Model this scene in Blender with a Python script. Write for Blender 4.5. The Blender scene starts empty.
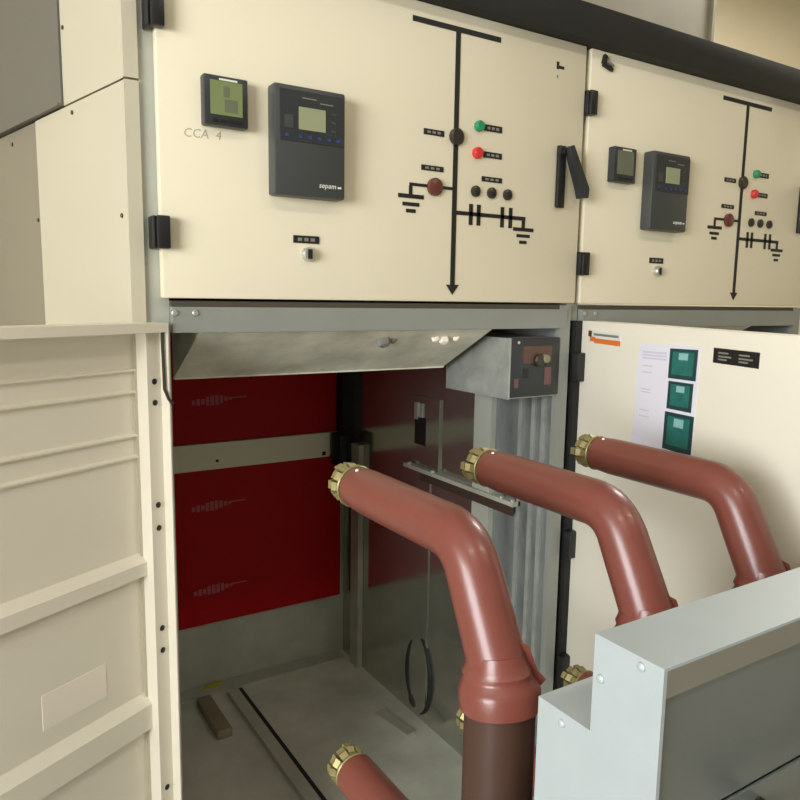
import bpy, bmesh, math, random
from mathutils import Vector, Matrix
random.seed(4)
scene = bpy.context.scene
col = scene.collection

# ------------------------------------------------------------------ camera, light, exposure
# Survey frame: origin at the lens, x along the cabinet fronts, y into the cabinets, z up (metres).
EY, EZ = -1.46, 1.6                      # survey frame -> world:  y + EY, z + EZ
def W(x, y, z): return Vector((x, y + EY, z + EZ))
FPX = 727.32
vx = Vector((1175.0, -84.0, FPX)).normalized()      # cabinet axes as seen by the lens (x right, y down, z forward)
vy = Vector((-458.0, -109.0, FPX)).normalized()
vz = vx.cross(vy)
cam_d = bpy.data.cameras.new('camera'); cam = bpy.data.objects.new('camera', cam_d); col.objects.link(cam)
cam_d.sensor_width = 36.0; cam_d.lens = FPX / 800.0 * 36.0; cam_d.clip_start = 0.02
rows = Matrix((vx, vy, vz))
cam.matrix_world = Matrix.Translation(W(0, 0, 0)) @ Matrix((
    (rows[0][0], -rows[0][1], -rows[0][2]),
    (rows[1][0], -rows[1][1], -rows[1][2]),
    (rows[2][0], -rows[2][1], -rows[2][2]))).to_4x4()
scene.camera = cam

world = bpy.data.worlds.new('world'); scene.world = world; world.use_nodes = True
world.node_tree.nodes['Background'].inputs[0].default_value = (0.9, 0.93, 1.0, 1)
world.node_tree.nodes['Background'].inputs[1].default_value = 0.3
vs = scene.view_settings
vs.view_transform = 'Standard'; vs.look = 'None'; vs.gamma = 1.0; vs.use_curve_mapping = False
vs.exposure = 0.0

def area(name, loc, target, sx, sy, power, color):
    l = bpy.data.lights.new(name, 'AREA'); l.shape = 'RECTANGLE'; l.size = sx; l.size_y = sy
    l.energy = power; l.color = color
    o = bpy.data.objects.new(name, l); col.objects.link(o); o.location = loc
    o.rotation_euler = (Vector(target) - Vector(loc)).to_track_quat('-Z', 'Y').to_euler()
    return o
area('window_daylight', (-3.3, -2.2, 1.9), (0.7, -0.5, 1.2), 2.2, 1.6, 238, (0.97, 0.99, 1.0))
LAMPS = [(-0.6, -2.8), (2.4, -2.8), (4.6, 0.3)]
for lx, ly in LAMPS:
    area('tube_lamp_light', (lx, ly, 4.04), (lx, ly, 0), 1.4, 0.3, 28 if ly < 0 else 110, (1.0, 0.93, 0.82) if ly < 0 else (1.0, 0.96, 0.9))

# ------------------------------------------------------------------ materials
def s2l(c): return tuple(((v / 255.0) / 12.92 if v <= 10.31 else ((v / 255.0 + 0.055) / 1.055) ** 2.4) for v in c)
def mat(name, rgb, rough=0.5, metal=0.0, var=0.0, scale=8.0, bump=0.0, bscale=60.0, emit=0.0, coat=0.0, rvar=0.0, stretch=None, voro=False):
    m = bpy.data.materials.new(name); m.use_nodes = True
    nt = m.node_tree; b = nt.nodes['Principled BSDF']
    base = s2l(rgb)
    b.inputs['Base Color'].default_value = (*base, 1)
    b.inputs['Roughness'].default_value = rough; b.inputs['Metallic'].default_value = metal
    if coat: b.inputs['Coat Weight'].default_value = coat; b.inputs['Coat Roughness'].default_value = 0.12
    if emit:
        b.inputs['Emission Color'].default_value = (*base, 1); b.inputs['Emission Strength'].default_value = emit
    if var or bump or rvar:
        tc = nt.nodes.new('ShaderNodeTexCoord'); mp = nt.nodes.new('ShaderNodeMapping')
        nt.links.new(tc.outputs['Object'], mp.inputs[0])
        if stretch: mp.inputs['Scale'].default_value = stretch
    if var or rvar:
        if voro:
            n = nt.nodes.new('ShaderNodeTexVoronoi'); n.inputs['Scale'].default_value = scale
            out = n.outputs['Color']
            bw = nt.nodes.new('ShaderNodeRGBToBW'); nt.links.new(out, bw.inputs[0]); out = bw.outputs[0]
        else:
            n = nt.nodes.new('ShaderNodeTexNoise'); n.inputs['Scale'].default_value = scale
            n.inputs['Detail'].default_value = 5; n.inputs['Roughness'].default_value = 0.6
            out = n.outputs['Fac']
        nt.links.new(mp.outputs[0], n.inputs['Vector'])
        if var:
            r = nt.nodes.new('ShaderNodeMapRange'); nt.links.new(out, r.inputs[0])
            r.inputs[1].default_value = 0.25; r.inputs[2].default_value = 0.75
            r.inputs[3].default_value = 1 - var; r.inputs[4].default_value = 1 + var
            mx = nt.nodes.new('ShaderNodeVectorMath'); mx.operation = 'SCALE'
            mx.inputs[0].default_value = base; nt.links.new(r.outputs[0], mx.inputs['Scale'])
            nt.links.new(mx.outputs[0], b.inputs['Base Color'])
        if rvar:
            r2 = nt.nodes.new('ShaderNodeMapRange'); nt.links.new(out, r2.inputs[0])
            r2.inputs[3].default_value = max(0.03, rough - rvar); r2.inputs[4].default_value = rough + rvar
            nt.links.new(r2.outputs[0], b.inputs['Roughness'])
    if bump:
        n2 = nt.nodes.new('ShaderNodeTexNoise'); n2.inputs['Scale'].default_value = bscale
        nt.links.new(mp.outputs[0], n2.inputs['Vector'])
        bp = nt.nodes.new('ShaderNodeBump'); bp.inputs['Strength'].default_value = bump; bp.inputs['Distance'].default_value = 0.002
        nt.links.new(n2.outputs['Fac'], bp.inputs['Height']); nt.links.new(bp.outputs[0], b.inputs['Normal'])
    return m
M = {}
M['cream'] = mat('cream_paint', (226, 217, 190), 0.45, var=0.02, scale=3, bump=0.05, bscale=300)
M['cream_door'] = mat('cream_paint_fresh', (238, 232, 214), 0.42, var=0.015, scale=3, bump=0.05, bscale=300)
M['galv'] = mat('galvanized_steel', (168, 171, 164), 0.4, 0.35, var=0.2, scale=24, rvar=0.1)
M['galv_smooth'] = mat('polished_zinc_sheet', (188, 189, 178), 0.14, 0.88, var=0.12, scale=7, rvar=0.05)
M['galv_rough'] = mat('weathered_zinc_sheet', (134, 139, 137), 0.36, 0.4, var=0.35, scale=14, rvar=0.1, stretch=(1, 1, 0.3))
M['galv_dull'] = mat('dull_zinc_sheet', (176, 176, 161), 0.45, 0.15, var=0.16, scale=7, rvar=0.1)
M['grey_paint'] = mat('grey_paint', (142, 145, 137), 0.5, 0.1, var=0.05, scale=5)
M['truck_steel'] = mat('truck_zinc_sheet', (168, 177, 178), 0.45, 0.15, var=0.03, scale=25, rvar=0.05)
M['truck_lip'] = mat('truck_lip_sheet', (150, 148, 134), 0.4, 0.5)
M['cover_grey'] = mat('cover_grey_paint', (105, 101, 91), 0.55, var=0.03, scale=4)
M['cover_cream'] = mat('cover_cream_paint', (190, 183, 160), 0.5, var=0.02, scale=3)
M['floor_zinc'] = mat('worn_floor_zinc', (200, 202, 186), 0.42, 0.15, var=0.2, scale=5, rvar=0.1)
M['seal'] = mat('olive_seal_rubber', (72, 68, 54), 0.7)
M['duct'] = mat('dull_duct_sheet', (140, 134, 113), 0.55, 0.1, var=0.1, scale=6)
M['hood'] = mat('mottled_hood_zinc', (228, 226, 208), 0.5, 0.15, var=0.28, scale=8)
M['beige'] = mat('dull_beige', (133, 126, 107), 0.6, var=0.04, scale=3)  # duller, darker tone for the far cover panel
M['profile'] = mat('pale_zinc_profile', (176, 178, 166), 0.5, 0.1, var=0.05, scale=10)
M['dark_bar'] = mat('dark_brown_bar', (66, 52, 44), 0.5)
M['truck_front'] = mat('truck_front_sheet', (150, 157, 154), 0.34, 0.75, var=0.08, scale=6, rvar=0.08)
M['red'] = mat('red_insulating_board', (165, 8, 14), 0.5, var=0.06, scale=3)
M['red'].node_tree.nodes['Principled BSDF'].inputs['Specular IOR Level'].default_value = 0.15
M['red_print'] = mat('faded_pink_print', (176, 84, 84), 0.6)
M['brown'] = mat('brown_epoxy', (117, 62, 51), 0.36, var=0.07, scale=20, bump=0.1, bscale=120, coat=0.12)
M['brown_dark'] = mat('dark_brown_epoxy', (64, 41, 29), 0.5, var=0.08, scale=14, stretch=(3, 3, 0.2))
M['brass'] = mat('silvered_brass', (146, 136, 92), 0.45, 0.5, var=0.35, scale=90)
M['black'] = mat('black_plastic', (24, 25, 25), 0.4)
M['tape'] = mat('black_tape', (26, 24, 22), 0.55)
M['rail_black'] = mat('black_painted_rail', (26, 25, 20), 0.7, var=0.1, scale=10)
M['charcoal'] = mat('charcoal_plastic', (62, 65, 63), 0.45)
M['charcoal2'] = mat('dark_charcoal_plastic', (44, 47, 48), 0.4)
M['lcd'] = mat('grey_green_display', (150, 155, 122), 0.25)
M['lcd2'] = mat('green_display', (122, 134, 88), 0.2)
M['lcd3'] = mat('dull_green_display', (104, 110, 88), 0.25)
M['blue'] = mat('blue_key', (44, 66, 120), 0.4)
M['white'] = mat('white_print', (222, 222, 214), 0.6)
M['grey_print'] = mat('grey_print', (128, 126, 116), 0.6)
M['pencil'] = mat('pencil_grey', (182, 174, 150), 0.7)
M['green'] = mat('green_lamp_cap', (38, 138, 92), 0.3)
M['redlamp'] = mat('red_lamp_cap', (205, 52, 48), 0.3)
M['maroon'] = mat('maroon_knob', (98, 50, 42), 0.35)
M['knob'] = mat('dark_metal_knob', (66, 62, 52), 0.3, 0.5)
M['steel'] = mat('bright_screw_steel', (205, 205, 198), 0.3, 0.7)
M['paper'] = mat('white_paper', (228, 226, 236), 0.7)
M['paper_tan'] = mat('pale_label_paper', (252, 243, 226), 0.7)
M['teal'] = mat('teal_print', (44, 112, 104), 0.4, var=0.35, scale=26)
M['teal_dark'] = mat('dark_teal_print', (34, 66, 66), 0.5)
M['teal_light'] = mat('pale_teal_print', (140, 190, 186), 0.5)
M['lilac'] = mat('lilac_print', (206, 203, 222), 0.7)
M['orange'] = mat('orange_print', (222, 118, 48), 0.5)
M['label_brown'] = mat('brown_label', (92, 66, 53), 0.5, var=0.15, scale=70)
M['pinkish'] = mat('pink_mark', (108, 74, 73), 0.5)
M['yellow'] = mat('yellow_tape', (176, 160, 40), 0.6)
M['woodblock'] = mat('worn_zinc_block', (138, 130, 104), 0.6, 0.1, var=0.12, scale=20)
M['rubber'] = mat('black_rubber_and_shade', (20, 20, 20), 0.7)  # serves rubber parts, black marks and a painted shade strip
M['wall'] = mat('cream_wall_paint', (222, 212, 184), 0.7, var=0.03, scale=1.2)
M['wall_plain'] = mat('grey_wall_paint', (150, 146, 136), 0.8, var=0.03, scale=1.2)
M['ceiling'] = mat('white_ceiling_paint', (205, 202, 194), 0.8)
M['floor'] = mat('grey_concrete', (146, 142, 132), 0.5, var=0.12, scale=2.5)
M['glow'] = mat('lamp_tube', (255, 246, 226), 0.5, emit=3.0)
M['daylight'] = mat('bright_window_glass', (240, 245, 255), 0.2, emit=1.6)
M['frame_white'] = mat('white_window_frame', (220, 220, 215), 0.5)

# ------------------------------------------------------------------ mesh helpers
def box(bm, x0, x1, y0, y1, z0, z1, f=None, bev=0.0):
    vs_ = [bm.verts.new((x, y, z)) for x in (x0, x1) for y in (y0, y1) for z in (z0, z1)]
    fs = []
    for q in ((0, 1, 3, 2), (4, 6, 7, 5), (0, 4, 5, 1), (2, 3, 7, 6), (0, 2, 6, 4), (1, 5, 7, 3)):
        fs.append(bm.faces.new([vs_[i] for i in q]))
    if bev:
        es = list({e for fc in fs for e in fc.edges})
        r = bmesh.ops.bevel(bm, geom=es, offset=bev, segments=2, profile=0.5, affect='EDGES')
    if f:
        for v in (bm.verts if bev else vs_): v.co = f(*v.co)
    return bm
def prism(bm, pts, axis, a0, a1):
    """pts: 2-D outline; axis 0/1/2 is the extrusion axis, the outline lies in the other two (in order)."""
    def mk(p, a):
        l = [p[0], p[1]]; l.insert(axis, a); return bm.verts.new(l)
    A = [mk(p, a0) for p in pts]; B = [mk(p, a1) for p in pts]; n = len(pts)
    bm.faces.new(A); bm.faces.new(B[::-1])
    for i in range(n): bm.faces.new((A[i], B[i], B[(i + 1) % n], A[(i + 1) % n]))
    bmesh.ops.recalc_face_normals(bm, faces=bm.faces[:])
    return bm
def lathe(bm, prof, base, axis, n=24, wob=None):
    """prof: (distance along axis, radius); closed at both ends."""
    ax = Vector(axis).normalized(); base = Vector(base)
    u = ax.orthogonal().normalized(); w = ax.cross(u)
    rings = []
    for h, r in prof:
        ring = []
        for i in range(n):
            a = 2 * math.pi * i / n
            rr = r * (wob(a, h) if wob else 1)
            ring.append(bm.verts.new(base + ax * h + (u * math.cos(a) + w * math.sin(a)) * rr))
        rings.append(ring)
    for a, b in zip(rings, rings[1:]):
        for i in range(n): bm.faces.new((a[i], a[(i + 1) % n], b[(i + 1) % n], b[i]))
    bm.faces.new(rings[0][::-1]); bm.faces.new(rings[-1])
    bmesh.ops.recalc_face_normals(bm, faces=bm.faces[:])
    return bm
def tube(bm, pts, radii, n=16):
    pts = [Vector(p) for p in pts]
    if not isinstance(radii, (list, tuple)): radii = [radii] * len(pts)
    t0 = (pts[1] - pts[0]).normalized(); u = t0.orthogonal().normalized()
    rings = []
    for i, p in enumerate(pts):
        t = (pts[min(i + 1, len(pts) - 1)] - pts[max(i - 1, 0)]).normalized()
        u = (u - t * u.dot(t)).normalized(); w = t.cross(u)
        rings.append([bm.verts.new(p + (u * math.cos(2 * math.pi * k / n) + w * math.sin(2 * math.pi * k / n)) * radii[i]) for k in range(n)])
    for a, b in zip(rings, rings[1:]):
        for i in range(n): bm.faces.new((a[i], a[(i + 1) % n], b[(i + 1) % n], b[i]))
    bm.faces.new(rings[0][::-1]); bm.faces.new(rings[-1])
    bmesh.ops.recalc_face_normals(bm, faces=bm.faces[:])
    return bm
def obj(name, bm, m, parent=None, smooth=False, label=None):
    me = bpy.data.meshes.new(name); bm.to_mesh(me); bm.free()
    if smooth:
        for p in me.polygons: p.use_smooth = True
        me.set_sharp_from_angle(angle=math.radians(38))
    me.materials.append(M[m])
    o = bpy.data.objects.new(name, me); col.objects.link(o)
    if parent: o.parent = parent
    if label: o['label'] = label
    return o
def share(src, loc, parent=None):
    o = src.copy(); col.objects.link(o); o.location = loc
    o.parent = parent if parent else src.parent
    return o
def B(name, m, parent, x0, x1, y0, y1, z0, z1, f=None, bev=0.0, label=None):
    return obj(name, box(bmesh.new(), x0, x1, y0, y1, z0, z1, f, bev), m, parent, smooth=bool(bev), label=label)
def disc(name, m, parent, c, axis, r, h, n=16, label=None):
    return obj(name, lathe(bmesh.new(), [(0, r), (h * 0.75, r), (h, r * 0.8)], c, axis, n), m, parent, True, label)
def thing(name, label, cat, loc=(0, 0, 0), rz=0.0, group=None):
    o = bpy.data.objects.new(name, None); o.empty_display_size = 0.1; col.objects.link(o)
    o.location = loc; o.rotation_euler = (0, 0, rz); o['label'] = label; o['category'] = cat
    if group: o['group'] = group
    return o
def tag(o, label, cat, group=None):
    o['label'] = label; o['category'] = cat
    if group: o['group'] = group
    return o
def struct(o): o['kind'] = 'structure'; return o
def dup(root, loc, label=None, rz=None):
    r = root.copy(); col.objects.link(r); r.location = loc
    if label: r['label'] = label
    if rz is not None: r.rotation_euler = (0, 0, rz)
    for ch in list(root.children):
        c = ch.copy(); col.objects.link(c); c.parent = r
        for g in list(ch.children):
            d = g.copy(); col.objects.link(d); d.parent = c
    return r
def text_mesh(name, body, size, m, parent, loc, rot, extrude=0.0002, shear=0.0):
    c = bpy.data.curves.new(name, 'FONT'); c.body = body; c.size = size; c.extrude = extrude; c.shear = shear
    c.align_x = 'LEFT'; c.resolution_u = 2
    t = bpy.data.objects.new(name, c); col.objects.link(t)
    bpy.context.view_layer.update()
    me = bpy.data.meshes.new_from_object(t.evaluated_get(bpy.context.evaluated_depsgraph_get()))
    bpy.data.objects.remove(t, do_unlink=True); bpy.data.curves.remove(c)
    me.materials.clear(); me.materials.append(M[m])
    o = bpy.data.objects.new(name, me); col.objects.link(o); o.parent = parent
    o.location = loc; o.rotation_euler = rot
    return o

# ------------------------------------------------------------------ the room
X0, X1, Y0, Y1, CEIL = -3.6, 6.6, -4.6, 2.3, 4.3
struct(B('floor', 'floor', None, X0, X1, Y0, Y1, -0.1, 0.0))
struct(B('ceiling', 'ceiling', None, X0, X1, Y0, Y1, CEIL, CEIL + 0.1))
struct(B('wall_back', 'wall', None, X0, X1, Y1, Y1 + 0.12, 0, CEIL))
struct(B('wall_front', 'wall_plain', None, X0, X1, Y0 - 0.12, Y0, 0, CEIL))
struct(B('wall_right', 'wall', None, X1, X1 + 0.12, Y0, Y1, 0, CEIL))
wl = bmesh.new()
wy0, wy1, wz0, wz1 = -3.4, -0.8, 1.0, 3.0
box(wl, X0 - 0.12, X0, Y0, wy0, 0, CEIL); box(wl, X0 - 0.12, X0, wy1, Y1, 0, CEIL)
box(wl, X0 - 0.12, X0, wy0, wy1, 0, wz0); box(wl, X0 - 0.12, X0, wy0, wy1, wz1, CEIL)
struct(obj('wall_left', wl, 'wall'))
win = thing('window_1', 'wide white framed window in the left wall', 'window', (X0 - 0.06, 0, 0))
del win['category']; del win['label']; struct(win)
wf = bmesh.new()
for a, b, c, d in ((wy0, wy0 + .06, wz0, wz1), (wy1 - .06, wy1, wz0, wz1), (wy0 + .06, wy1 - .06, wz0, wz0 + .06), (wy0 + .06, wy1 - .06, wz1 - .06, wz1), ((wy0 + wy1) / 2 - .03, (wy0 + wy1) / 2 + .03, wz0 + .06, wz1 - .06)):
    box(wf, -0.04, 0.04, a, b, c, d)
obj('window_frame', wf, 'frame_white', win)
B('pane', 'daylight', win, -0.01, 0.0, wy0 + .06, (wy0 + wy1) / 2 - .03, wz0 + .06, wz1 - .06)
B('pane', 'daylight', win, -0.01, 0.0, (wy0 + wy1) / 2 + .03, wy1 - .06, wz0 + .06, wz1 - .06)
for i, (lx, ly) in enumerate(LAMPS):
    t = thing('ceiling_lamp', ('white tube lamp on the ceiling, closest to the window', 'white tube lamp on the ceiling between the two other tube lamps', 'white tube lamp on the ceiling beyond the last cabinet, closest to the cream back wall')[i], 'lamp', (lx, ly, 4.12), 0, 'tube lamps on the ceiling')
    B('housing', 'frame_white', t, -0.8, 0.8, -0.08, 0.08, 0.06, 0.18)
    obj('lamp_tube', lathe(bmesh.new(), [(-0.72, .016), (0.72, .016)], (0, 0, 0.02), (1, 0, 0), 12), 'glow', t)
    for s in (-0.73, 0.73): B('lamp_holder', 'frame_white', t, s - .012, s + .012, -.02, .02, 0, 0.06)

# ------------------------------------------------------------------ switchgear bays
BX = 0.355; PITCH = 1.131
def L(x, y, z): return (x - BX, y + EY, z + EZ)          # survey frame -> bay frame
def LB(name, m, parent, x0, x1, y0, y1, z0, z1, bev=0.0, label=None):
    a = L(x0, y0, z0); b = L(x1, y1, z1)
    return B(name, m, parent, a[0], b[0], a[1], b[1], a[2], b[2], None, bev, label)
def plate_label(parent, x0, x1, z, h, marks=True):
    """small black engraved plate with a few pale unreadable marks"""
    p = LB('legend_plate', 'tape', parent, x0, x1, 1.4578, 1.4602, z - h / 2, z + h / 2)
    return p
FLOOR_Z = -1.57

def mimic(door):
    tp = []
    def line(x0, x1, z0, z1, m='tape', name='mimic_line'): return LB(name, m, door, x0, x1, 1.4585, 1.4602, z0, z1)
    line(0.932, 1.186, 0.616, 0.628, name='mimic_busbar')
    line(1.0525, 1.0655, 0.030, 0.616)
    bm = bmesh.new(); prism(bm, [(L(1.040, 0, 0)[0], L(0, 0, 0.034)[2]), (L(1.078, 0, 0)[0], L(0, 0, 0.034)[2]), (L(1.059, 0, 0)[0], L(0, 0, 0.010)[2])], 1, 1.4583 + EY, 1.4602 + EY)
    obj('arrow_head', bm, 'tape', door)
    # earth branch on the left
    line(0.930, 1.0525, 0.2575, 0.2645); line(0.929, 0.938, 0.2385, 0.2575)
    line(0.900, 0.970, 0.2290, 0.2385, name='earth_symbol'); line(0.912, 0.958, 0.2115, 0.2200, name='earth_symbol'); line(0.922, 0.948, 0.1965, 0.2050, name='earth_symbol')
    # capacitor branch on the right
    line(1.0655, 1.285, 0.2015, 0.2110); line(1.274, 1.284, 0.1835, 0.2015)
    for x in (1.104, 1.128, 1.203, 1.230): line(x, x + 0.011, 0.180, 0.230, name='mimic_plate')
    line(1.246, 1.314, 0.1745, 0.1835, name='earth_symbol'); line(1.258, 1.302, 0.1590, 0.1670, name='earth_symbol'); line(1.268, 1.292, 0.1430, 0.1510, name='earth_symbol')
    # legend plates with pale engraved marks
    for x0, x1, z, h in ((0.967, 1.024, 0.383, .013), (0.962, 1.024, 0.302, .012), (1.143, 1.198, 0.414, .015), (1.143, 1.200, 0.351, .014), (1.140, 1.203, 0.293, .012), (0.640, 0.700, 0.121, .016)):
        LB('legend_plate', 'tape', door, x0, x1, 1.458, 1.4602, z - h / 2, z + h / 2)
        w = (x1 - x0)
        for k in range(3):
            xa = x0 + w * (0.16 + 0.25 * k)
            LB('engraved_mark', 'grey_print', door, xa, xa + w * 0.16, 1.4576, 1.458, z - h * .22, z + h * .2)
    # knobs, lamps, capacitive test points
    def kn(name, m, x, z, r, h): return disc(name, m, door, L(x, 1.4602, z), (0, -1, 0), r, h)
    kn('position_indicator', 'knob', 1.059, 0.381, 0.0195, 0.012); kn('position_indicator', 'maroon', 0.999, 0.260, 0.0205, 0.012)
    kn('indicator_lamp', 'green', 1.125, 0.414, 0.0125, 0.014); kn('indicator_lamp', 'redlamp', 1.122, 0.351, 0.0135, 0.014)
    for x in (1.121, 1.171, 1.222):
        kn('test_socket', 'knob', x, 0.261, 0.0135, 0.008); kn('socket_hole', 'black', x + .003, 0.258, 0.006, 0.0095)
    kn('key_switch', 'steel', 0.672, 0.090, 0.0145, 0.016); LB('key_slot', 'black', door, 0.667, 0.677, 1.4425, 1.4445, 0.080, 0.100)
    # small paper tag near the upper corner
    LB('tag_mark', 'tape', door, 1.372, 1.380, 1.4590, 1.4602, 0.588, 0.606); LB('tag_mark', 'tape', door, 1.380, 1.398, 1.4590, 1.4602, 0.590, 0.597)
    LB('tag_mark', 'grey_print', door, 1.374, 1.378, 1.4590, 1.4602, 0.566, 0.573)

def tray_door(parent, hinge, ang, ztop, zbot, width, name='lower_door', depth=.060):
    """folded sheet door; returns a mapping (u along the leaf, n to the inside, z) -> bay frame"""
    d = Vector((math.cos(ang), -math.sin(ang))); n = Vector((-d.y, d.x))    # n points to the inside of the cabinet when closed
    hx, hy, _ = L(hinge[0], hinge[1], 0)
    def f(u, k, z):
        p = Vector((hx, hy)) + d * u + n * k
        return Vector((p.x, p.y, z + EZ))
    bm = bmesh.new(); D0 = -depth
    box(bm, 0, width, D0 - .002, D0, zbot, ztop, f)                          # skin
    box(bm, -.003, 0.0, D0, 0.0, zbot, ztop, f); box(bm, width - .003, width, D0, 0.0, zbot, ztop, f)
    box(bm, 0.0, width - .003, D0, 0.0, ztop - .003, ztop, f); box(bm, 0.0, width - .003, D0, 0.0, zbot, zbot + .003, f)
    box(bm, width - .03, width - .003, -0.003, 0.0, zbot + .003, ztop - .003, f)
    box(bm, 0.0, width - .03, -0.003, 0.0, ztop - .018, ztop - .003, f); box(bm, 0.0, width - .03, -0.003, 0.0, zbot + .003, zbot + .018, f)
    door = obj(name, bm, 'cream_door', parent)
    return door, f

def make_bay(x0, label, lower_ang, hinge, detailed):
    t = thing('switchgear_cabinet', label, 'cabinet', (x0, 0, 0), 0, None)
    # carcass
    LB('side_panel', 'galv', t, .338, .360, 1.508, 2.80, FLOOR_Z, .74)
    LB('floor_plate', 'floor_zinc', t, .360, 1.450, 1.47, 2.78, FLOOR_Z - .03, FLOOR_Z)
    LB('roof_panel', 'galv', t, .338, 1.469, 1.508, 2.80, .74, .748)
    LB('back_panel', 'galv_dull', t, .360, 1.45, 2.76, 2.79, FLOOR_Z, .74)
    LB('compartment_shelf', 'galv_dull', t, .360, 1.45, 1.50, 2.76, -.022, -.014)
    LB('plinth', 'grey_paint', t, .345, 1.465, 1.475, 1.50, FLOOR_Z - .03, FLOOR_Z + .02)
    LB('front_post', 'profile', t, .338, .383, 1.486, 1.506, FLOOR_Z - .03, .660, 0)
    # cross beam above the breaker compartment
    LB('cross_beam', 'grey_paint', t, .383, 1.452, 1.462, 1.484, -.075, -.024)
    LB('cross_beam_lip', 'grey_paint', t, .383, 1.452, 1.484, 1.50, -.075, -.071)
    LB('seal_strip', 'seal', t, .383, 1.452, 1.470, 1.486, -.024, -.012)
    for x in (.387, .428): disc('screw', 'steel', t, L(x, 1.462, -.036), (0, -1, 0), .006, .004, 10)
    # sloping hood behind the beam, with its triangular cheek
    hood = bmesh.new(); prism(hood, [(L(0, 1.486, 0)[1], L(0, 0, -.077)[2]), (L(0, 1.70, 0)[1], L(0, 0, -.192)[2]), (L(0, 1.70, 0)[1], L(0, 0, -.196)[2]), (L(0, 1.703, 0)[1], L(0, 0, -.192)[2]), (L(0, 1.489, 0)[1], L(0, 0, -.0745)[2])], 0, L(.446, 0, 0)[0], L(1.21, 0, 0)[0])
    obj('hood_plate', hood, 'hood', t)
    ck = bmesh.new(); prism(ck, [(L(0, 1.486, 0)[1], L(0, 0, -.0755)[2]), (L(0, 1.70, 0)[1], L(0, 0, -.0755)[2]), (L(0, 1.70, 0)[1], L(0, 0, -.194)[2])], 0, L(.443, 0, 0)[0], L(.446, 0, 0)[0])
    obj('hood_cheek', ck, 'hood', t)
    # right-hand side wall of the compartment
    LB('side_panel', 'galv_rough', t, 1.432, 1.452, 1.484, 1.82, FLOOR_Z, -.022)
    LB('side_panel', 'galv_smooth', t, 1.432, 1.452, 1.82, 2.76, FLOOR_Z, -.022)
    LB('front_post', 'grey_paint', t, 1.430, 1.4685, 1.466, 1.484, FLOOR_Z - .03, -.013)
    if not detailed:
        LB('back_board', 'galv_dull', t, .365, 1.43, 2.73, 2.755, FLOOR_Z, -.03)
    # upper compartment door
    door = LB('upper_door', 'cream', t, .3655, 1.4775, 1.4602, 1.484, -.007, .662, bev=.003)
    for i, z in enumerate((.5195, .100)):
        hz = .065 if (detailed and i == 0) else .034
        xo = 0.0 if detailed else -.004
        z = z if not detailed else (.520 if i == 0 else .118)
        LB('hinge', 'black', door, .353 + xo, .378 + xo, 1.438, 1.4602, z - .031, z + .031, bev=.003)
        LB('hinge_pin', 'black', door, .347, .353 + xo, 1.446, 1.486, z - .031, z + .031, bev=.003)
    mimic(door)
    # lower compartment door
    ld, f = tray_door(t, hinge, lower_ang, -.055, -1.53, 1.09)
    return t, door, ld, f

bay1, door1, low1, f1 = make_bay(BX, 'cream switchgear cabinet with its breaker compartment open and red boards inside', math.radians(151), (.369, 1.45), True)
PH = .0
bay2, door2, low2, f2 = make_bay(BX + PITCH, 'cream switchgear cabinet with a paper sheet on its half-open lower door', math.radians(110), (.438, 1.439), False)

# ---- interior of the open bay
C = bay1
def IB(name, m, x0, x1, y0, y1, z0, z1, bev=0.0, label=None, parent=None): return LB(name, m, parent or C, x0, x1, y0, y1, z0, z1, bev, label)
rp = IB('insulating_board', 'red', .362, 1.385, 2.72, 2.735, -.563, -.10, label='red board above the pale strip')
rq = IB('insulating_board', 'red', .362, 1.405, 2.72, 2.735, -1.295, -.670, label='large red board below the pale strip')
IB('board_strip', 'cream', .362, 1.350, 2.712, 2.735, -.668, -.565, label='pale strip between the two red boards')
IB('strip_bolt', 'black', 1.315, 1.330, 2.708, 2.712, -.660, -.645); IB('strip_bolt', 'black', .86, .87, 2.708, 2.712, -.640, -.630)
for k, (x, z, p) in enumerate(((.775, -.405, rp), (.765, -.820, rq), (.765, -1.160, rq))):       # faded print on the boards
    for j in range(9):
        xa = x + j * .018; h = (.018, .026, .020, .034, .038, .036, .030, .018, .010)[j]
        IB('faded_print', 'red_print', xa, xa + .013, 2.7193, 2.7201, z - h / 2 + j * .0012, z + h / 2 + j * .0012, parent=p)
    IB('faded_print', 'red_print', x + .155, x + .215, 2.7193, 2.7201, z + .010, z + .015, parent=p)
IB('corner_channel', 'rubber', 1.385, 1.431, 2.66, 2.719, -.562, -.03, label='black channel in the far corner')
IB('corner_bracket', 'rubber', 1.352, 1.40, 2.62, 2.70, -.70, -.563, bev=.006)
IB('corner_channel', 'galv_dull', 1.407, 1.431, 2.56, 2.625, FLOOR_Z, -.60, label='pale zinc angle in the far corner')
IB('back_sheet', 'galv_dull', .362, 1.431, 2.736, 2.755, FLOOR_Z, -.03)
IB('floor_angle', 'galv_dull', .362, 1.40, 2.66, 2.734, FLOOR_Z, FLOOR_Z + .012)
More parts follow.
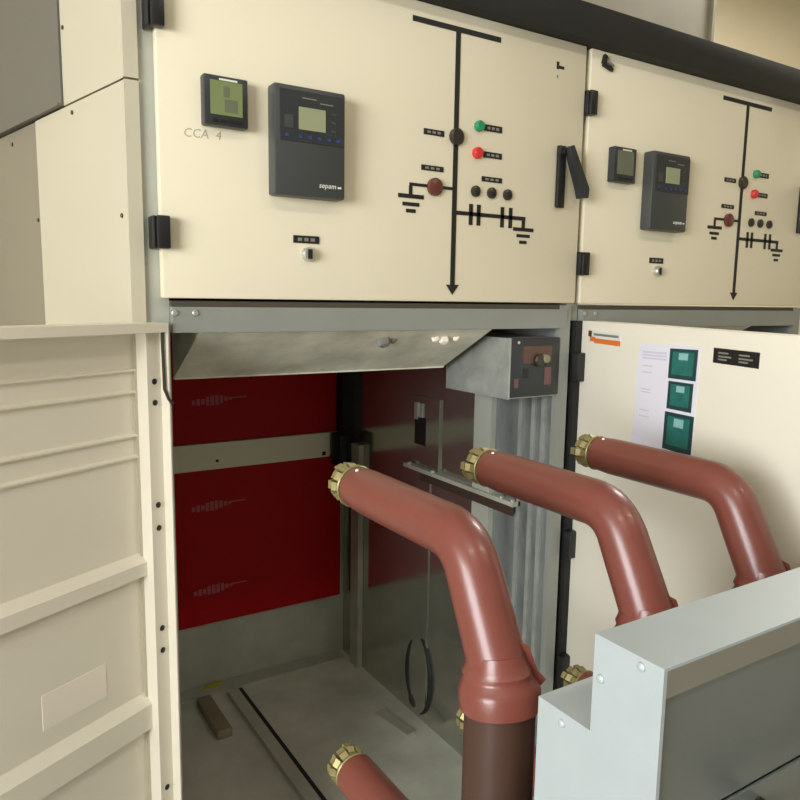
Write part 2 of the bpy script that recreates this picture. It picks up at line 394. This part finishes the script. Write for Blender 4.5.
# profile and fittings on the right-hand wall
IB('wall_profile', 'profile', 1.412, 1.4315, 1.725, 1.81, FLOOR_Z, -.10, label='pale vertical profile on the side wall')
for yy in (1.505, 1.545, 1.60): IB('wall_ridge', 'galv', 1.424, 1.4315, yy, yy + .014, FLOOR_Z, -.27)
IB('wall_plate', 'galv_smooth', 1.424, 1.4315, 2.02, 2.205, -.615, -.345)
IB('plate_slot', 'black', 1.4225, 1.424, 2.10, 2.17, -.52, -.42); IB('plate_clip', 'steel', 1.418, 1.424, 2.150, 2.168, -.43, -.37); IB('plate_clip', 'grey_paint', 1.418, 1.424, 2.118, 2.134, -.42, -.37)
IB('shutter_rail', 'galv_dull', 1.402, 1.4315, 1.60, 2.21, -.612, -.598); IB('shutter_rail', 'dark_bar', 1.402, 1.406, 1.60, 2.10, -.640, -.612)
for yy in (1.61, 1.66, 2.03, 2.18): disc('rail_bolt', 'steel', C, L(1.4085, yy, -.598), (0, 0, 1), .009, .008, 10)
IB('wall_seam', 'galv_smooth', 1.428, 1.4315, 2.075, 2.082, FLOOR_Z, -.65)
ring = bmesh.new()  # broken black arcs of an oval on the side wall
for s0, s1, th in ((.27, .72, .009), (-.16, .14, .004), (.80, .88, .007)):
    pts = [L(1.429, 2.125 + .082 * math.cos(2 * math.pi * (s0 + (s1 - s0) * i / 20)), -1.40 + .15 * math.sin(2 * math.pi * (s0 + (s1 - s0) * i / 20))) for i in range(21)]
    tube(ring, pts, [.002 + th * math.sin(math.pi * i / 20) for i in range(21)], 6)
obj('curved_marks', ring, 'rubber', C, True, 'broken black curved marks low on the side wall')
# earthing switch drive box with black front plate
mb = IB('drive_box', 'galv', 1.252, 1.432, 1.472, 1.745, -.262, -.10, label='zinc box with a black operating plate')
IB('drive_plate', 'charcoal2', 1.258, 1.431, 1.462, 1.472, -.258, -.100, bev=.003, parent=mb)
IB('drive_label', 'label_brown', 1.298, 1.400, 1.4605, 1.462, -.168, -.122, parent=mb)
disc('drive_knob', 'knob', mb, L(1.350, 1.462, -.160), (0, -1, 0), .017, .014); disc('drive_knob', 'woodblock', mb, L(1.370, 1.462, -.156), (0, -1, 0), .012, .018)
IB('drive_slot', 'black', 1.300, 1.318, 1.4605, 1.462, -.207, -.180, parent=mb)
IB('drive_mark', 'pinkish', 1.270, 1.284, 1.4605, 1.462, -.232, -.208, parent=mb); IB('drive_mark', 'pinkish', 1.376, 1.400, 1.4605, 1.462, -.228, -.180, parent=mb)
disc('plate_screw', 'steel', mb, L(1.281, 1.462, -.112), (0, -1, 0), .004, .003, 10)
IB('box_flange', 'galv', 1.2515, 1.258, 1.464, 1.472, -.262, -.100, parent=mb)
# pale plugs under the hood
for (x, y, z, r) in ((.905, 1.53, -.104, .017), (.935, 1.535, -.100, .011), (1.085, 1.53, -.104, .014), (1.06, 1.53, -.100, .011), (1.125, 1.53, -.100, .009)):
    bm = bmesh.new(); lathe(bm, [(-r, r * .4), (-r * .5, r), (r * .3, r * .9), (r * .8, r * .5)], L(x, y, z), (random.uniform(-.5, .5), .2, 1), 10, lambda a, h: 1 + .2 * math.sin(3 * a + h * 90))
    obj('cable_plug', bm, 'paper_tan' if x > 1.0 else 'grey_print', C, True)
# loose things on the compartment floor
rl = IB('guide_rail', 'galv_dull', .862, .905, 1.55, 2.63, FLOOR_Z, FLOOR_Z + .022); IB('rail_groove', 'rubber', .905, .928, 1.55, 2.65, FLOOR_Z, FLOOR_Z + .008, parent=rl)
tag(B('metal_block', 'woodblock', None, .735, .790, 2.36 + EY, 2.62 + EY, FLOOR_Z + EZ + .0005, FLOOR_Z + EZ + .035, bev=.004), 'tan metal block lying beside the guide rail on the compartment floor', 'block')
yt = bmesh.new(); prism(yt, [(.785, 2.700), (.80, 2.722), (.86, 2.728), (.875, 2.712), (.82, 2.698)], 2, FLOOR_Z + .012, FLOOR_Z + .018)
o = obj('tape_scrap', yt, 'yellow'); o.location = (0, EY, EZ); tag(o, 'yellow tape scrap at the back edge of the compartment floor', 'tape')
o = obj('loose_bracket', prism(bmesh.new(), [(1.325, 2.03), (1.362, 2.04), (1.335, 2.225), (1.298, 2.215)], 2, FLOOR_Z, FLOOR_Z + .012), 'galv_dull'); o.location = (0, EY, EZ)
tag(o, 'small flat zinc bracket lying on the compartment floor by the side wall', 'bracket')

# ---- inside of the wide-open lower door
D = low1
def DB(name, m, u0, u1, n0, n1, z0, z1, label=None): return obj(name, box(bmesh.new(), u0, u1, n0, n1, z0, z1, f1), m, D, label=label)
DB('door_stiffener', 'cream_door', .0, .034, -.060, -.022, -1.505, -.062)
def rib(za, zb, depth, s):
    bm = bmesh.new()
    pr = [(-.060, za), (-.060 + depth, za + s * .4), (-.060 + depth, zb - s), (-.060, zb)]
    A = [bm.verts.new(f1(.034, a, b)) for a, b in pr]; E_ = [bm.verts.new(f1(1.06, a, b)) for a, b in pr]
    for i in range(4): bm.faces.new((A[i], E_[i], E_[(i + 1) % 4], A[(i + 1) % 4]))
    bm.faces.new(A); bm.faces.new(E_[::-1]); bmesh.ops.recalc_face_normals(bm, faces=bm.faces[:])
    obj('door_rib', bm, 'cream_door', D)
for z in (-.147, -.190, -.277, -.320): rib(z - .004, z + .004, .008, .003)
rib(-.572, -.522, .020, .016); rib(-.908, -.826, .020, .020); rib(-1.19, -1.11, .020, .020)
for u, z, r_ in ((.013, -.170, .006), (.013, -.212, .006), (.013, -.420, .006), (.013, -.468, .006), (.013, -.682, .006), (.013, -.730, .006), (.013, -1.04, .006)):
    disc('bolt_hole', 'black', D, f1(u + .004, -.022, z), f1(0, 1, 0) - f1(0, 0, 0), r_, .002, 10)
for z in (-.426, -.455, -.690, -.732): disc('rivet', 'grey_print', D, f1(.034, -.055, z), f1(1, 0, 0) - f1(0, 0, 0), .003, .002, 10)
DB('paper_label', 'paper_tan', .128, .266, -.060, -.0592, -.788, -.720, 'blank pale paper label')
obj('dark_notch', tube(bmesh.new(), [f1(.006, -.008, -.066), f1(.006, -.008, -.10), f1(.006, -.006, -.185), f1(.003, .002, -.205), f1(-.004, .005, -.215)], .0032, 8), 'knob', D, True, 'thin dark bent rod standing in for an edge notch')  # added dark rod, stands in for the dark cut-out at the hinge edge
for z in (-.35, -.95): DB('door_hinge', 'black', -.014, -.003, -.04, -.016, z - .03, z + .03)

# ---- outside of the half-open lower door of the second bay (outer face at n = -0.030)
D2 = low2
def D2B(name, m, u0, u1, z0, z1, parent=None, k=-.0626, label=None): return obj(name, box(bmesh.new(), u0, u1, k, -.062, z0, z1, f2), m, parent or D2, label=label)
st = D2B('maker_sticker', 'white', .040, .215, -.112, -.080, label='white and orange sticker with a dark corner mark')
D2B('sticker_band', 'orange', .075, .215, -.112, -.099, st, -.0630); D2B('sticker_mark', 'maroon', .040, .060, -.096, -.080, st, -.0632); D2B('sticker_line', 'grey_print', .070, .205, -.092, -.086, st, -.0630); D2B('sticker_mark', 'orange', .052, .080, -.108, -.095, st, -.0631)
npl = D2B('name_plate', 'tape', .590, .725, -.119, -.089, label='black name plate with two groups of white print')
for u in (.606, .668):
    for z, w in ((-.098, .034), (-.105, .044), (-.111, .030)): D2B('print_line', 'grey_print', u, u + w * .9, z - .0016, z + .0016, npl, -.0630)
for z in (-.183, -.695, -1.075, -1.4):
    LB('door_hinge', 'black', D2, .344, .378, 1.435, 1.4655, z - .040, z + .040, bev=.004)
LB('gap_shade_strip', 'rubber', bay2, .356, .3845, 1.4605, 1.486, FLOOR_Z, -.055)  # black strip added for the shadow in the gap beside the door

# paper sheet taped to that door
sheet = thing('instruction_sheet', 'white instruction sheet with three green pictures on the half-open cabinet door', 'paper sheet')
Minv = Vector((BX + PITCH, 0, 0))
def f2w(u, k, z): return f2(u, k, z) + Minv
sheet.location = f2w(.42, -.0621, -.345)
def SB(name, m, u0, u1, z0, z1, k=-.0626, k1=-.0621, parent=None):
    o = obj(name, box(bmesh.new(), u0, u1, k, k1, z0, z1, lambda a, b, c: f2w(a + (c + .1) * .03, b, c + (a - .3) * .035) - sheet.location), m, parent or sheet); return o
SB('sheet_paper', 'paper', .305, .548, -.345, -.098)
for za, zb, ua, ub in ((-.172, -.106, .438, .540), (-.240, -.178, .442, .534), (-.332, -.247, .438, .546)):
    p = SB('picture', 'teal_dark', ua, ub, za, zb, -.0632, -.0626); w = ub - ua; h = zb - za
    SB('picture_screen', 'teal', ua + w * .12, ub - w * .12, za + h * .14, zb - h * .1, -.0635, -.0632, p)
    SB('picture_glare', 'teal_light', ua + w * .35, ub - w * .32, zb - h * .36, zb - h * .14, -.0637, -.0635, p)
for z in (-.118, -.125, -.132): SB('text_line', 'lilac', .325, .425, z - .002, z + .002, -.0629, -.0626)
for z in (-.150, -.165, -.205, -.212, -.255, -.270): SB('text_line', 'lilac', .330, .372, z - .0015, z + .0015, -.0629, -.0626)

# ------------------------------------------------------------------ instruments on the upper doors
def make_relay():
    t = thing('protection_relay', 'charcoal protection relay with lit grey display beside the square meter with green display', 'relay', W(.584, 1.46, .205), 0)
    w, h, d = .160, .217, .038
    B('relay_body', 'charcoal', t, 0, w, -d, 0, 0, h, None, .005)
    pnl = B('relay_panel', 'charcoal2', t, .012, w - .004, -d - .002, -d, .108, h - .010, None, 0)
    scr = B('relay_display', 'lcd', t, .052, .112, -d - .0032, -d - .002, .132, .176)
    for i in range(6): B('relay_key', 'blue', t, .022 + i * .0215 + (0.008 if i else 0), .030 + i * .0215 + (.008 if i else 0), -d - .0035, -d - .002, .115, .121)
    for i in range(3): B('relay_key', 'charcoal', t, .126, .136, -d - .0035, -d - .002, .134 + i * .017, .139 + i * .017)
    B('relay_indicator_field', 'charcoal', t, .020, .040, -d - .0030, -d - .002, .132, .158)
    B('relay_print', 'grey_print', t, .060, .092, -d - .0026, -d - .002, .193, .195); B('relay_print', 'grey_print', t, .100, .130, -d - .0026, -d - .002, .187, .189)
    text_mesh('relay_lettering', 'sepam', .0155, 'white', t, (.098, -d - .0003, .021), (math.pi / 2, 0, 0), .0003, .2)
    B('relay_lettering', 'white', t, .142, .150, -d - .0005, -d, .022, .026)
    return t
relay1 = make_relay()
relay2 = dup(relay1, W(.584 + PITCH + .004, 1.46, .205), 'charcoal protection relay beside the square meter with dull display')
def make_meter():
    t = thing('panel_meter', 'square black panel meter with green display above pencilled lettering', 'meter', W(.447, 1.46, .326), 0)
    w, d = .088, .024
    B('meter_body', 'charcoal2', t, 0, w, -d, 0, 0, .093, None, .003)
    B('meter_display', 'lcd2', t, .012, .076, -d - .001, -d, .020, .083)
    B('meter_segment', 'lcd3', t, .040, .066, -d - .0014, -d - .001, .026, .050); B('meter_segment', 'lcd3', t, .038, .050, -d - .0014, -d - .001, .054, .074)
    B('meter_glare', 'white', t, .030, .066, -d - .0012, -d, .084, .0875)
    for i in range(4): B('meter_key', 'black', t, .016 + i * .016, .026 + i * .016, -d - .002, -d, .006, .012)
    return t
meter1 = make_meter()
meter2 = dup(meter1, W(.447 + PITCH - .002, 1.46, .326), 'square black panel meter with dull display')
for ch in meter2.children:
    if ch.name.startswith('meter_display'): ch.data = ch.data.copy(); ch.data.materials[0] = M['lcd3']
text_mesh('pencil_writing', 'CCA  4', .024, 'pencil', door1, L(.412, 1.4601, .302), (math.pi / 2, -.03, 0), .0002, .15)
def make_lever():
    t = thing('door_lever', 'black swing lever on the upper door beside the hinges of the next cabinet', 'handle', W(1.398, 1.46, .242), 0)
    B('lever_plate', 'black', t, -.014, .012, -.012, 0, 0, .158, None, .003)
    bm = bmesh.new(); prism(bm, [(-.004, .150), (.010, .156), (.072, .052), (.070, .028), (.048, .026), (.040, .050)], 1, -.040, -.016)
    obj('lever_grip', bm, 'charcoal2', t)
    obj('lever_hub', lathe(bmesh.new(), [(0, .010), (.012, .010)], (.003, -.012, .142), (0, -1, 0), 12), 'black', t, True)
    return t
lev1 = make_lever(); lev2 = dup(lev1, W(1.398 + PITCH, 1.46, .242), 'black swing lever on the upper door with the dull-display meter')
# clip left on the second door
clip = B('spring_clip', 'tape', None, 0, .040, -.008, 0, 0, .010, None, .002); clip.location = W(1.532, 1.46, .622); clip.rotation_euler = (0, .25, 0)
tag(clip, 'small black clip stuck on the upper door above the hinge, under the rail', 'clip')
c2 = B('clip_jaw', 'tape', clip, -.004, .008, -.010, 0, .006, .030, None, .002); c3 = B('clip_jaw', 'grey_print', clip, .010, .036, -.010, -.002, .012, .018)

# ------------------------------------------------------------------ rail and duct on top, end cover on the left
tr = B('top_rail', 'rail_black', None, .045, 2.32, -.030, .052, 0, .088, None, .002); tr.location = W(.30, 1.452, .6625)
tag(tr, 'long black rail running along the top of both cabinets', 'rail')
du = thing('air_duct', 'dull zinc duct standing on the cabinet roofs behind the black rail', 'duct', W(.7, 2.2, .748))
B('duct_body', 'duct', du, 0, 2.285, 0, .5, 0, 1.3); B('duct_flange', 'duct', du, 2.275, 2.292, -.012, .512, 0, 1.312); B('duct_seam', 'duct', du, 1.13, 1.15, -.008, 0, 0, 1.3)
B('duct_bracket', 'steel', du, 1.60, 1.625, -.03, 0, 0, .05)

ec = thing('end_cover', 'cream sheet-metal end cover with a grey panel, set obliquely beside the left cabinet', 'end cover', W(.310, 1.49, -1.6))
da = Vector((-.211, .977)); na = Vector((-.977, -.211)); hc = Vector((.0, .0))
def fe(u, k, z): p = hc + da * u + na * k; return Vector((p.x, p.y, z + 1.6))
def EB(name, m, u0, u1, k0, k1, z0, z1, label=None): return obj(name, box(bmesh.new(), u0, u1, k0, k1, z0, z1, fe), m, ec, label=label)
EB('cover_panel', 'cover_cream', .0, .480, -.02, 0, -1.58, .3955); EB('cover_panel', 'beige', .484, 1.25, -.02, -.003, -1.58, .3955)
EB('cover_panel', 'cover_cream', .0, .297, -.02, 0, .3995, 1.3)
EB('grey_panel', 'cover_grey', .300, 1.25, -.02, .004, .405, 1.3, 'flat grey panel'); EB('grey_panel_lip', 'cover_grey', .300, 1.25, 0, .012, .3995, .405)
EB('panel_marking', 'white', .735, .80, .004, .005, .60, .665)
for u, z in ((.022, .150), (.50, .172), (.25, .378), (.66, .368), (.282, .555)):
    disc('panel_screw', 'knob', ec, fe(u, 0 if u < .48 else -.003, z), Vector((na.x, na.y, 0)), .0045, .003, 10)
for za, zb in ((-1.58, .3955), (.3995, 1.3)): B('cover_flange', 'cover_cream', ec, 0, .0265, -.012, .02, za + 1.6, zb + 1.6)

# ------------------------------------------------------------------ circuit breaker truck
XT, XR = .45, 1.11
tk = thing('breaker_truck', 'zinc circuit breaker truck with brown insulated contact arms drawn out of the open cabinet', 'breaker truck', W(XT, .333, -1.6))
def TV(x, y, z): return Vector((x - XT, y - .333, z + 1.6))
def TB(name, m, x0, x1, y0, y1, z0, z1, bev=0.0, parent=None, label=None):
    a = TV(x0, y0, z0); b = TV(x1, y1, z1); return B(name, m, parent or tk, a.x, b.x, a.y, b.y, a.z, b.z, None, bev, label)
for xa, nm in ((XT, 0), (XR - .004, 1)):
    bm = bmesh.new()
    prism(bm, [(TV(0, y, 0).y, TV(0, 0, z).z) for y, z in ((.333, -1.40), (.333, -.2775), (.403, -.2775), (.403, -.366), (.467, -.366), (.467, -1.40))], 0, TV(xa, 0, 0).x, TV(xa + .004, 0, 0).x)
    ep = obj('end_plate', bm, 'truck_steel', tk, label='stepped pale end plate')
    if nm == 0:
        for y, z in ((.394, -.314), (.354, -.285), (.436, -.371 - .006), (.394, -.60)):
            obj('rivet', lathe(bmesh.new(), [(0, .0042), (.0015, .0038), (.0028, .002)], TV(XT, y, z), (-1, 0, 0), 14), 'truck_steel', ep, True)
TB('top_cover', 'truck_steel', XT + .004, XR - .004, .333, .403, -.280, -.2775)
TB('top_cover_lip', 'truck_lip', XT + .004, XR - .004, .333, .335, -.303, -.280)
TB('step_cover', 'truck_steel', XT + .004, XR - .004, .403, .467, -.3685, -.366); TB('step_riser', 'truck_steel', XT + .004, XR - .004, .401, .403, -.366, -.280)
TB('front_panel', 'truck_front', XT + .004, XR - .004, .340, .343, -.428, -.280); TB('front_panel', 'truck_front', XT + .004, XR - .004, .337, .340, -1.40, -.430)
TB('rear_panel', 'truck_steel', XT + .004, XR - .004, .460, .4630, -1.40, -.3685)
hb = obj('push_handle', tube(bmesh.new(), [TV(.60, .337, -.452), TV(.60, .300, -.452), TV(.615, .288, -.452), TV(.93, .288, -.452), TV(.945, .300, -.452), TV(.945, .337, -.452)], .009, 12), 'black', tk, True)
TB('chassis', 'truck_steel', XT - .01, XR + .01, .30, .72, -1.47, -1.40)
for x in (XT + .06, XR - .06):
    for y in (.36, .66):
        obj('wheel', lathe(bmesh.new(), [(-.018, .05), (-.014, .06), (.014, .06), (.018, .05)], TV(x, y, -1.54), (1, 0, 0), 24), 'rubber', tk, True)
        TB('wheel_fork', 'truck_front', x - .028, x - .020, y - .02, y + .02, -1.55, -1.47); TB('wheel_fork', 'truck_front', x + .020, x + .028, y - .02, y + .02, -1.55, -1.47)

def fillet(path, rad, seg=7):
    P = [Vector(p) for p in path]; out = [P[0]]
    for a, b, c in zip(P, P[1:], P[2:]):
        d1 = (a - b).normalized(); d2 = (c - b).normalized()
        ang = d1.angle(d2); t_ = rad / math.tan(ang / 2)
        s, e = b + d1 * t_, b + d2 * t_
        for i in range(seg + 1):
            k = i / seg; out.append((s * (1 - k) + b * k) * (1 - k) + (b * (1 - k) + e * k) * k)
    out.append(P[-1]); return out
def subdiv(pts, step):
    out = [pts[0]]
    for a, b in zip(pts, pts[1:]):
        n = max(1, int((b - a).length / step)); out += [a + (b - a) * (i / n) for i in range(1, n + 1)]
    return out
finger_mesh = None
def cluster(parent, tip, r):
    """ring of sprung contact fingers around the arm's end, pointing +y"""
    global finger_mesh
    n = 11
    if finger_mesh is None:
        bm = bmesh.new()
        prism(bm, [(-.030, -.004), (.018, -.005), (.026, -.001), (.034, -.003), (.040, .000), (.040, .007), (.032, .006), (.026, .009), (.018, .004), (.004, .006), (-.030, .003)], 0, -.0065, .0065)
        finger_mesh = bpy.data.meshes.new('contact_finger'); bm.to_mesh(finger_mesh); bm.free(); finger_mesh.materials.append(M['brass'])
    for i in range(n):
        a = 2 * math.pi * (i + .5) / n
        o = bpy.data.objects.new('contact_finger', finger_mesh); col.objects.link(o); o.parent = parent
        j = random.uniform(-1, 1); o.location = tip + Vector((math.cos(a) * r * .70, j * .005, math.sin(a) * r * .70)); o.rotation_euler = (0, -(a - math.pi / 2) + j * .09, j * .06)
    bm = bmesh.new(); lathe(bm, [(-.02, r * .64), (.010, r * .64), (.011, r * .5)], tip, (0, 1, 0), 20)
    obj('contact_core', bm, 'brass', parent, True)
    for yy in (.005,):
        pts = [tip + Vector((math.cos(2 * math.pi * i / 24) * r * .93, yy, math.sin(2 * math.pi * i / 24) * r * .93)) for i in range(25)]
        obj('garter_spring', tube(bmesh.new(), pts, .0022, 6), 'brass', parent, True)
AR = .0345
for x in (.534, .800, 1.071):
    # insulating pole
    pole = obj('breaker_pole', lathe(bmesh.new(), [(0, .046), (.02, .0435), (.545, .0425), (.560, .040)], TV(x, .618, -1.02), (0, 0, 1), 36, lambda a, h: 1 + .012 * math.sin(9 * a)), 'brown_dark', tk, True, 'dark brown ribbed column')
    # shrink sleeve that joins arm and pole, creased and with two pinched seams
    def wob(a, h): return 1 + .035 * math.sin(3 * a + h * 60) * max(0, min(1, (h - .026) / .02)) + .01 * math.sin(5 * a)
    cap = bmesh.new()
    lathe(cap, [(0, .0465), (.002, .0485), (.024, .0495), (.031, .0470), (.038, .0420), (.042, .0412), (.046, .0420), (.053, .0380), (.068, .0340)], TV(x, .617, -.480), (0, .16, 1), 36, wob)
    obj('shrink_sleeve', cap, 'brown', pole, True)
    for s in (-1, 1):
        bm = bmesh.new(); A, Bv = [], []
        prof = [(.030, -.458), (.048, -.454), (.048 if s < 0 else .058, -.443), (.046, -.432), (.040, -.418), (.033, -.402), (.020, -.396)]
        for side in (-1, 1):
            vs2 = [bm.verts.new(TV(x + s * .75 * a, .618 - s * .45 * a + side * .004, z)) for a, z in prof]
            (A if side < 0 else Bv).extend(vs2)
        bm.faces.new(A); bm.faces.new(Bv[::-1])
        for i in range(len(A)): bm.faces.new((A[i], Bv[i], Bv[(i + 1) % len(A)], A[(i + 1) % len(A)]))
        bmesh.ops.recalc_face_normals(bm, faces=bm.faces[:])
        obj('sleeve_seam', bm, 'brown', pole)
    # upper arm: level, then bent down into the pole
    pts = subdiv(fillet([TV(x, .974, -.2945), TV(x, .695, -.2945), TV(x, .627, -.425)], .07, 9), .03)
    n = len(pts); arm = obj('contact_arm', tube(bmesh.new(), pts, [AR * (.93 if i == 0 else 1.0) * (1 + .06 * max(0, (i - n * .75) / (n * .25))) for i in range(n)], 28), 'brown', tk, True, 'bent brown insulated arm with brass contact fingers')
    cluster(arm, TV(x, .974, -.2945), AR)
    obj('arm_stud', lathe(bmesh.new(), [(0, .0028), (.002, .002)], TV(x - .012, .955, -.2945 + .032), (-.35, 0, 1), 8), 'paper_tan', arm, True)
    # lower arm: straight out of the pole
    low = obj('contact_arm', tube(bmesh.new(), subdiv([TV(x, .974, -.784), TV(x, .655, -.784)], .05), AR, 28), 'brown', tk, True, 'straight brown insulated arm with brass contact fingers')
    cluster(low, TV(x, .974, -.784), AR)
    for z in (-.62, -.95): TB('pole_bracket', 'brown_dark', x - .02, x + .02, .463, .59, z - .03, z + .03)
    TB('pole_foot', 'truck_front', x - .05, x + .05, .463, .67, -1.05, -1.02)
TB('pole_support', 'truck_front', XT + .02, XR - .02, .463, .68, -1.08, -1.05)
for x in (XT + .04, XR - .06): TB('support_leg', 'truck_front', x, x + .02, .60, .66, -1.40, -1.08)
